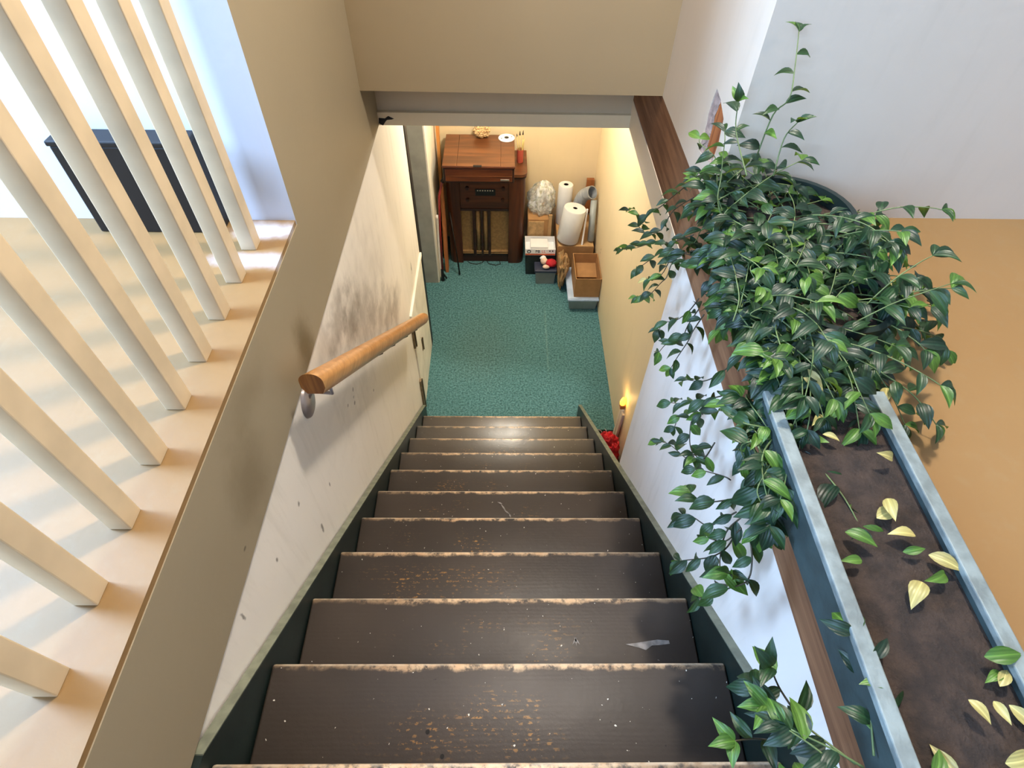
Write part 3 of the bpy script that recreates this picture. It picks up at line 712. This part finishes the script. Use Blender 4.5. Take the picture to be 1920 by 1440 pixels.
def roll(name, label, a, b, r, core):
    a, b = Vector(a), Vector(b); ax = b-a; L = ax.length
    t = thing(name, label, 'roll', a, 'white rolls of packing film')
    lathe('film', a, [(core, 0), (r-.004, 0), (r, .006), (r, L-.006), (r-.004, L), (core, L), (core, 0)], M['roll'], t, 32, ax)
    lathe('core', a, [(core-.003, .002), (core, .002), (core, L-.002), (core-.003, L-.002), (core-.003, .002)], M['iron'], t, 20, ax)
roll('film_roll', 'large white film roll tilted in front with open core', (.515, 1.672, .304), (.553, 1.690, .580), .088, .018)
roll('film_roll', 'white film roll standing upright behind the tilted roll', (.490, 1.925, .292), (.495, 1.94, .630), .058, .02)
dh = thing('duct_hose', 'ribbed grey flexible duct hose bent towards the wall', 'hose', (.60, 1.90, .292))
bm = bmesh.new()
ctrl = [Vector(p) for p in [(.600, 1.900, .300), (.602, 1.905, .40), (.612, 1.90, .50), (.640, 1.875, .58), (.690, 1.82, .635)]]
pts = []; rad = []
for i in range(80):
    u = i/79*(len(ctrl)-1); k = min(int(u), len(ctrl)-2); f_ = u-k
    p0, p1, p2, p3 = ctrl[max(k-1, 0)], ctrl[k], ctrl[k+1], ctrl[min(k+2, len(ctrl)-1)]
    pts.append(.5*((2*p1)+(-p0+p2)*f_+(2*p0-5*p1+4*p2-p3)*f_**2+(-p0+3*p1-3*p2+p3)*f_**3)); rad.append((.049 if i % 4 < 2 else .041) if i < 66 else .047)
b_tube(bm, pts, rad, 20, False); n_ = len(bm.verts); inner = [r-.006 for r in rad]
b_tube(bm, pts[30:], inner[30:], 20, False)
obj('hose', bm, M['duct'], dh, smooth=True, ang=60)
lathe('cuff', pts[-1], [(.048, -.05), (.051, -.048), (.051, 0), (.047, .001), (.044, 0), (.044, -.05), (.048, -.05)], M['duct'], dh, 24, pts[-1]-pts[-5])
pv = tube('grey_pipe', [(.700, 1.66, .300), (.708, 1.80, .58)], .026, M['pvc']); tag(pv, 'smooth grey pipe leaning between duct hose and wall', 'pipe')
wb_ = prism('wood_offcut', [(.675, 2.06, .292), (.735, 2.06, .292), (.735, 2.06, .60), (.675, 2.06, .60)], (0, .03, 0), M['brown_ply']); tag(wb_, 'brown wood offcut standing behind the duct hose', 'board')
lc = prism('white_lath', [(.622, 1.615, .292), (.634, 1.615, .292), (.655, 1.70, .56), (.643, 1.70, .56)], (0, .012, 0), M['white']); tag(lc, 'narrow white strip leaning beside the tilted roll', 'strip')

b2 = thing('clear_tote', 'grey storage tote with pale blue lid by the basement wall', 'bin', (.625, 1.36, 0))
bm = bmesh.new(); b_box(bm, .512, .738, 1.172, 1.545, 0, .10, .008)
for v in bm.verts:
    if v.co.z < .03: v.co.x = .625+(v.co.x-.625)*.93; v.co.y = 1.36+(v.co.y-1.36)*.95
obj('tub', bm, M['tote_grey'], b2)
bx('lid', .502, .744, 1.160, 1.556, .10, .118, M['lidblue'], b2, .006)
bx('lid_rim', .508, .738, 1.166, 1.55, .118, .123, M['lidblue'], b2, .002)
oc = thing('open_carton', 'open empty brown cardboard box standing on the tote', 'box', (.645, 1.345, .123))
cx0, cx1, cy0, cy1, cz0, cz1 = .548, .742, 1.188, 1.500, .1235, .300
bx('bottom', cx0, cx1, cy0, cy1, cz0, cz0+.004, M['card_in'], oc)
for nm, a in (('front_side', (cx0, cx1, cy0, cy0+.005)), ('back_side', (cx0, cx1, cy1-.005, cy1)), ('left_side', (cx0, cx0+.005, cy0+.005, cy1-.005)), ('right_side', (cx1-.005, cx1, cy0+.005, cy1-.005))):
    bx(nm, *a, cz0+.004, cz1, M['card'], oc)
prism('inner_flap', [(cx0+.006, 1.36, cz0+.05), (cx1-.006, 1.36, cz0+.05), (cx1-.006, 1.494, cz0+.085), (cx0+.006, 1.494, cz0+.085)], (0, 0, .003), M['card'], oc)

# ------------------------------------------------------------------ beside the stair foot
nl = thing('night_light', 'small glowing amber night light low on the cream wall', 'night light', (.735, -.045, .36))
bx('plug_body', .716, .7462, -.062, -.028, .325, .360, M['brown_ply'], nl, .004)
lathe('shade', (.728, -.045, .362), [(0, .056), (.008, .054), (.013, .04), (.0175, .015), (.016, 0), (0, 0)], M['glow'], nl, 20)
light('night_light_glow', 'POINT', (.690, -.045, .42), .5, (1.0, .62, .2), shadow_soft_size=.02)
for i, (x0, x1, y0) in enumerate([(.722, .7440, -.014), (.722, .7440, -.052)]):
    o = prism('pale_lath', [(x0, y0, -.014), (x0+.014, y0, -.014), (x1+.002, y0, .30), (x1-.012, y0, .30)], (0, -.034, 0), M['palewood'])
    tag(o, ['pale lath leaning on cream wall below the night light, farther one', 'pale lath leaning on cream wall below the night light, nearer one'][i], 'board', 'pale laths at the stair foot')
o = lump('red_cloth_bundle', (.655, -.20, .100), (.060, .085, .105), M['red_cloth'], amt=.30, freq=2.8, sub=4, seed=12, floor=-.014); tag(o, 'bright red crumpled cloth on the floor beside the stairs', 'cloth')
o = lump('white_paper', (.562, -.055, .04), (.030, .028, .05), M['white'], amt=.35, freq=2.6, sub=3, seed=14, floor=-.014); tag(o, 'white crumpled paper beside the red cloth', 'paper')
o = tube('cable_coil', [(.60+.03*math.cos(a*.5)+.002*a, -.02+.03*math.sin(a*.5), .0+.0015*a-.008) for a in range(28)], .0035, M['chrome'], None, 6); tag(o, 'thin grey cable coil on the dark floor by the carpet edge', 'cable')

# ------------------------------------------------------------------ potted trailing vines on the right ledge
def leaf_mesh(name, wf, droop, fold, twist):
    T = [0, .07, .18, .32, .48, .64, .80, .92, 1.0]; Wd = [.015, .10, .185, .235, .235, .185, .105, .042, .0]
    vv, ff = [], []
    for i, (t, wd) in enumerate(zip(T, Wd)):
        z = -droop*t*t+.10*math.sin(math.pi*t)
        for sgn in (-1, 0, 1):
            x = sgn*wd*wf; vv.append((x+twist*t*t, t, z+abs(x)*fold+sgn*x*0))
    for i in range(len(T)-1):
        for c in (0, 1):
            p = i*3+c; ff.append((p, p+1, p+4, p+3))
    me = bpy.data.meshes.new(name); me.from_pydata(vv, [], ff); me.update()
    for p in me.polygons: p.use_smooth = True
    return me
LM = {}
for mk in ('leaf', 'leaf_dark', 'leaf_lime', 'leaf_dry'):
    LM[mk] = []
    for i, a in enumerate([(1.0, .12, .45, .02), (1.15, .28, .30, -.05), (.88, .05, .65, .06)]):
        me = leaf_mesh('leaf', *a); me.materials.append(M[mk]); LM[mk].append(me)

class Vine:
    def __init__(s, root, seed, cap=300):
        s.root, s.r, s.n, s.cap, s.extra = root, random.Random(seed), 0, cap, []
    def leaf(s, p, d, size, kind=None):
        d = Vector(d).normalized(); tip_ = Vector(p)+d*size
        if tip_.x > .50 and tip_.y > -.965: d = Vector((d.x, -abs(d.y), d.z)).normalized()
        up = Vector((-.25+s.r.uniform(-.5, .5), -.25+s.r.uniform(-.5, .5), 1.0))
        n = up-d*up.dot(d)
        if n.length < .2: n = Vector((-1, -.4, .2)); n = n-d*n.dot(d)
        n.normalize(); x = d.cross(n).normalized(); n = x.cross(d)
        u = s.r.random()
        k = kind or ('leaf_lime' if u < .08 else 'leaf' if u < .58 else 'leaf_dark' if u < .992 else 'leaf_dry')
        me = s.r.choice(LM[k])
        mw = Matrix.Translation(Vector(p)-s.root.location) @ Matrix((x, d, n)).transposed().to_4x4() @ Matrix.Scale(size, 4)
        s.n += 1
        if s.n > s.cap:      # beyond the individual leaves: one joined filler part
            s.extra.append((me, mw, k)); return
        o = bpy.data.objects.new('leaf', me); COL.objects.link(o); o.parent = s.root
        o.matrix_local = mw
    def close(s):
        if not s.extra: return
        ks = ['leaf', 'leaf_dark', 'leaf_lime', 'leaf_dry']; vv, ff, mi, lc = [], [], [], []
        for me, mw, k in s.extra:
            b = len(vv); vv += [tuple(mw @ v.co) for v in me.vertices]; lc += [tuple(v.co) for v in me.vertices]
            ff += [tuple(b+i for i in p.vertices) for p in me.polygons]; mi += [ks.index(k)]*len(me.polygons)
        me = bpy.data.meshes.new('foliage'); me.from_pydata(vv, [], ff); me.update()
        for k in ks: me.materials.append(M[k+'_fill'])
        for p, i in zip(me.polygons, mi): p.material_index = i; p.use_smooth = True
        at = me.attributes.new('leaf_co', 'FLOAT_VECTOR', 'POINT')
        for i, c in enumerate(lc): at.data[i].vector = c
        o = bpy.data.objects.new('foliage', me); COL.objects.link(o); o.parent = s.root; o['kind'] = 'stuff'
    def stem(s, pts, size=.048, step=.034, r=.0017, tip=True, lime_tip=True, skip=0.0, mat='stem'):
        pts = [Vector((p[0], min(p[1], -.99), p[2])) if p[0] > .49 else Vector(p) for p in pts]
        # smooth the path
        fine = []
        for i in range(len(pts)-1):
            p0, p1, p2, p3 = pts[max(i-1, 0)], pts[i], pts[i+1], pts[min(i+2, len(pts)-1)]
            for j in range(5):
                f_ = j/5
                fine.append(.5*((2*p1)+(-p0+p2)*f_+(2*p0-5*p1+4*p2-p3)*f_**2+(-p0+3*p1-3*p2+p3)*f_**3))
        fine.append(pts[-1])
        tube('stem', fine, [r*(1-.45*i/len(fine)) for i in range(len(fine))], M[mat], s.root, 5)
        L = [0]
        for a, b in zip(fine, fine[1:]): L.append(L[-1]+(b-a).length)
        tot = L[-1]; q = skip+step*.5; sd = s.r.choice((-1, 1))
        while q < tot-.012:
            i = max(j for j in range(len(L)) if L[j] <= q); i = min(i, len(fine)-2)
            t = (fine[i+1]-fine[i]).normalized(); p = fine[i]+t*(q-L[i])
            sidev = t.cross(Vector((0, 0, 1)))
            if sidev.length < .2: sidev = t.cross(Vector((-1, -1, .3)))
            sidev.normalize(); ang = s.r.uniform(-.7, .7)
            upn = sidev.cross(t)
            d = (sidev*sd*math.cos(ang)+upn*math.sin(ang))*.9+t*.45+Vector((-.08, -.08, -.30))
            s.leaf(p, d, size*s.r.uniform(.72, 1.12)); sd = -sd
            q += step*s.r.uniform(.75, 1.3)
        if tip:
            t = (fine[-1]-fine[-3]).normalized(); sv = t.cross(Vector((0, 0, 1)))
            sv = sv.normalized() if sv.length > .1 else Vector((1, 0, 0))
            for c in (-1, 0, 1):
                s.leaf(fine[-1], t+sv*c*1.1+Vector((0, 0, -.35+.25*abs(c))), size*s.r.uniform(.65, .95), 'leaf_lime' if (lime_tip and s.r.random() < .35) else None)
    def ok(s, p):
        if p.y > -.985 and p.x > .49: return False
        if p.x > .50 and p.z < 2.30: return False
        if p.x > .495 and p.z < 2.10: return False
        if -1.54 < p.y < -1.45 and .42 < p.x < .50 and 2.27 < p.z < 2.37: return False   # keep the blue pot clear
        return True
    def mass(s, centre, rad, n, zr, steps=(6, 15), size=.048, elev=(.1, 1.2), grav=.10, zmin=2.0, bias=.55, xmin=.40):
        for _ in range(n):
            a = s.r.uniform(0, 2*math.pi); q = rad*math.sqrt(s.r.random())
            p = Vector((centre[0]+q*math.cos(a), centre[1]+q*math.sin(a), zr))
            az = a+s.r.uniform(-.8, .8); e = s.r.uniform(*elev)
            d = Vector((math.cos(az)*math.cos(e)-bias*s.r.random(), math.sin(az)*math.cos(e), math.sin(e))).normalized()
            pts = [p.copy()]
            for k in range(s.r.randint(*steps)):
                d = (d+Vector((s.r.uniform(-.12, .12), s.r.uniform(-.12, .12), -grav))).normalized()
                np_ = pts[-1]+d*.022
                if np_.x < xmin: d.x = abs(d.x)*.2; np_ = pts[-1]+d.normalized()*.022
                if np_.z < zmin: break
                if not s.ok(np_):
                    d = Vector((d.x-.8, d.y-.2, max(d.z, .25))).normalized(); np_ = pts[-1]+d*.022
                    if not s.ok(np_): break
                pts.append(np_)
            if len(pts) < 4: continue
            s.stem(pts[::2]+([pts[-1]] if len(pts) % 2 == 0 else []), size, .030, .0016, True, True, .02, 'stem')

SPR = {
 's1':[(0.47, -0.937, 2.386), (0.452, -0.834, 2.263), (0.435, -0.797, 2.206), (0.418, -0.716, 2.126), (0.4, -0.614, 2.076)],
 's1b':[(0.46, -0.97, 2.348), (0.448, -0.886, 2.256), (0.435, -0.867, 2.185), (0.422, -0.797, 2.117), (0.41, -0.728, 2.096)],
 's2':[(0.46, -1.04, 2.291), (0.445, -0.93, 2.187), (0.43, -0.841, 2.121), (0.415, -0.714, 2.007), (0.4, -0.609, 1.922)],
 's3':[(0.46, -1.08, 2.259), (0.44, -0.941, 2.169), (0.42, -0.866, 2.075), (0.4, -0.847, 2.03)],
 's3b':[(0.46, -1.07, 2.267), (0.443, -0.992, 2.188), (0.427, -0.988, 2.126), (0.41, -0.939, 2.067)],
 's4':[(0.46, -1.13, 2.267), (0.45, -0.994, 2.176), (0.44, -0.996, 2.124), (0.43, -0.995, 2.105), (0.42, -0.944, 2.012), (0.41, -0.879, 1.948)],
 's5':[(0.46, -1.189, 2.22), (0.45, -1.178, 2.167), (0.44, -1.14, 2.101), (0.43, -1.098, 2.055), (0.42, -1.105, 2.036)],
 's6':[(0.46, -1.208, 2.204), (0.45, -1.203, 2.147), (0.44, -1.212, 2.1), (0.43, -1.16, 2.037), (0.42, -1.152, 1.998)],
 's7':[(0.46, -1.244, 2.221), (0.45, -1.241, 2.167), (0.44, -1.255, 2.145), (0.43, -1.25, 2.084), (0.42, -1.257, 2.052)],
 's8':[(0.45, -1.485, 2.354), (0.437, -1.453, 2.257), (0.423, -1.43, 2.206), (0.41, -1.387, 2.159)],
 's9':[(0.45, -1.482, 2.225), (0.44, -1.431, 2.143), (0.43, -1.364, 2.046), (0.42, -1.324, 1.998)],
 's10':[(0.45, -1.447, 2.136), (0.443, -1.414, 2.053), (0.437, -1.361, 1.993), (0.43, -1.369, 1.959)],
 's11':[(0.45, -1.431, 2.106), (0.445, -1.408, 2.041), (0.44, -1.436, 2.014), (0.435, -1.47, 2.016), (0.43, -1.513, 2.038)],
 's12':[(0.45, -1.523, 2.115), (0.444, -1.521, 2.046), (0.438, -1.487, 2.015), (0.432, -1.479, 1.985), (0.426, -1.385, 1.905), (0.42, -1.338, 1.848)],
 's13':[(0.45, -1.628, 2.14), (0.44, -1.623, 2.143), (0.43, -1.593, 2.109), (0.42, -1.551, 2.055)],
 's14':[(0.44, -1.701, 2.208), (0.427, -1.663, 2.12), (0.413, -1.631, 2.059), (0.4, -1.604, 2.046)],
 's15':[(0.44, -1.701, 2.147), (0.427, -1.673, 2.036), (0.413, -1.633, 1.993), (0.4, -1.622, 1.976)],
 's16':[(0.44, -1.735, 2.15), (0.425, -1.737, 2.1), (0.41, -1.714, 2.063)],
 's17':[(0.44, -1.731, 2.122), (0.43, -1.743, 2.078), (0.42, -1.731, 2.013), (0.41, -1.693, 1.911), (0.4, -1.685, 1.886)],
 's18':[(0.44, -1.758, 2.176), (0.432, -1.806, 2.175), (0.424, -1.833, 2.149), (0.416, -1.816, 2.066), (0.408, -1.798, 1.983), (0.4, -1.793, 1.957)],
 's19':[(0.44, -1.72, 2.163), (0.427, -1.724, 2.105), (0.413, -1.774, 2.075), (0.4, -1.817, 2.144)],
 'u1':[(0.49, -1.147, 2.509), (0.48, -1.048, 2.552), (0.47, -1.04, 2.608)],
 'u1b':[(0.48, -1.112, 2.5), (0.47, -1.053, 2.515), (0.46, -1.043, 2.55)],
 'u2':[(0.53, -1.073, 2.514), (0.535, -1.069, 2.596), (0.54, -1.1, 2.641), (0.545, -1.068, 2.681), (0.55, -1.02, 2.728)],
 'u3':[(0.55, -1.134, 2.502), (0.555, -1.109, 2.567), (0.56, -1.126, 2.608)],
 's20':[(0.4, -2.07, 2.265), (0.372, -2.033, 2.285), (0.345, -2.016, 2.335)],
 's21':[(0.4, -2.091, 2.248), (0.367, -2.082, 2.231), (0.333, -2.083, 2.255), (0.3, -2.088, 2.274)],
 's22':[(0.4, -2.054, 2.279), (0.37, -2.057, 2.299), (0.34, -2.056, 2.307)],
}
def pot(root, c, r0, r1, h, mat, lip=.008):
    lathe('pot', c, [(0, 0), (r0, 0), (r1, h-.018), (r1+lip, h-.018), (r1+lip, h), (r1-.004, h), (r1-.008, h-.02), (r0-.006, .01), (0, .01)], mat, root, 36)
    lathe('soil', (c[0], c[1], c[2]+h-.03), [(0, .008), (r1*.6, .006), (r1-.010, 0), (r1-.012, -.012), (0, -.012)], M['soil'], root, 24)

# dark round pot next to the torn wall
pa_ = thing('potted_vine', 'bushy green trailing vine in a dark round pot beside the torn wall', 'plant', (.625, -1.125, 2.29), 'trailing vines along the ledge')
pot(pa_, (.625, -1.125, 2.29), .095, .128, .13, M['pot_dark'])
va = Vine(pa_, 3)
for k in ('s1', 's1b', 's2', 's3', 's3b', 's4', 's5', 's6', 's7', 'u1', 'u2', 'u3'):
    va.stem(SPR[k], .043, .030, .0016, mat='stem_brown' if k[0] == 's' else 'stem')
va.mass((.58, -1.15), .13, 95, 2.405, (4, 11), .050, zmin=2.19, xmin=.45, bias=.6, elev=(-.2, .75))
va.close()
# second dark pot in the middle of the row
pm_ = thing('potted_vine', 'dense green vine in a dark teal pot in the middle of the ledge', 'plant', (.64, -1.375, 2.29), 'trailing vines along the ledge')
pot(pm_, (.64, -1.375, 2.29), .075, .098, .11, M['pot_dark'])
vm = Vine(pm_, 8)
vm.mass((.565, -1.38), .15, 120, 2.385, (4, 11), .050, zmin=2.18, xmin=.455, bias=.6, elev=(-.2, .7))
vm.close()
# blue-teal pot
pb_ = thing('potted_vine', 'leggy green vine hanging from a blue teal pot', 'plant', (.530, -1.475, 2.29), 'trailing vines along the ledge')
pot(pb_, (.530, -1.475, 2.29), .038, .050, .095, M['pot_teal'], .004)
vb = Vine(pb_, 21)
for k in ('s8', 's9', 's10', 's11', 's12', 's13'):
    vb.stem(SPR[k], .046, .032, .0017, mat='stem_brown')
vb.mass((.535, -1.47), .05, 26, 2.385, (4, 9), .046, zmin=2.16, xmin=.44, elev=(-.1, .7), bias=.3)
vb.mass((.485, -1.57), .07, 30, 2.32, (3, 8), .046, zmin=2.12, xmin=.42, elev=(-.4, .5), bias=.5)
vb.close()
# long trough at the near end
pt_ = thing('planter_trough', 'weathered teal trough overhanging the beam with vines and dry leaves', 'plant', (.545, -1.90, 2.29), 'trailing vines along the ledge')
TX0, TX1, TY0, TY1 = .447, .640, -2.28, -1.600
bx('trough_bottom', TX0, TX1, TY0, TY1, 2.2905, 2.298, M['trough_d'], pt_)
sd_ = bx('trough_side', TX0, TX0+.010, TY0, TY1, 2.298, 2.366, M['trough_d'], pt_)
bx('trough_side', TX1-.010, TX1, TY0, TY1, 2.298, 2.366, M['trough_d'], pt_)
bx('trough_end', TX0+.010, TX1-.010, TY0, TY0+.01, 2.298, 2.366, M['trough_d'], pt_)
bx('trough_end', TX0+.010, TX1-.010, TY1-.01, TY1, 2.298, 2.366, M['trough_d'], pt_)
bx('rim_slat', TX0-.006, TX0+.016, TY0-.004, TY1+.004, 2.366, 2.378, M['trough'], pt_, .002)
bx('rim_slat', TX1-.016, TX1+.006, TY0-.004, TY1+.004, 2.366, 2.378, M['trough'], pt_, .002)
bm = bmesh.new(); b_box(bm, TX0+.0105, TX1-.0105, TY0+.0105, TY1-.0105, 2.2985, 2.352); obj('soil', bm, M['soil'], pt_)
vt = Vine(pt_, 34)
for k in ('s14', 's15', 's16', 's17', 's18', 's19', 's20', 's21', 's22'):
    vt.stem(SPR[k], .050 if k < 's20' else .047, .034, .0018, mat='stem_brown')
for i in range(30):   # dry fallen leaves on the soil
    vt.leaf((vt.r.uniform(.475, .62), vt.r.uniform(-2.2, -1.62), 2.358+vt.r.uniform(0, .015)), (vt.r.uniform(-1, 1), vt.r.uniform(-1, 1), vt.r.uniform(-.05, .25)), vt.r.uniform(.025, .045), 'leaf_dry' if i % 3 else 'leaf_lime')
vt.mass((.465, -1.665), .06, 28, 2.34, (3, 7), .050, zmin=2.14, xmin=.40, elev=(-.5, .5), bias=.6)
vt.mass((.44, -2.16), .06, 15, 2.33, (3, 7), .046, zmin=2.15, xmin=.33, elev=(-.2, .6), bias=.5)
vt.close()
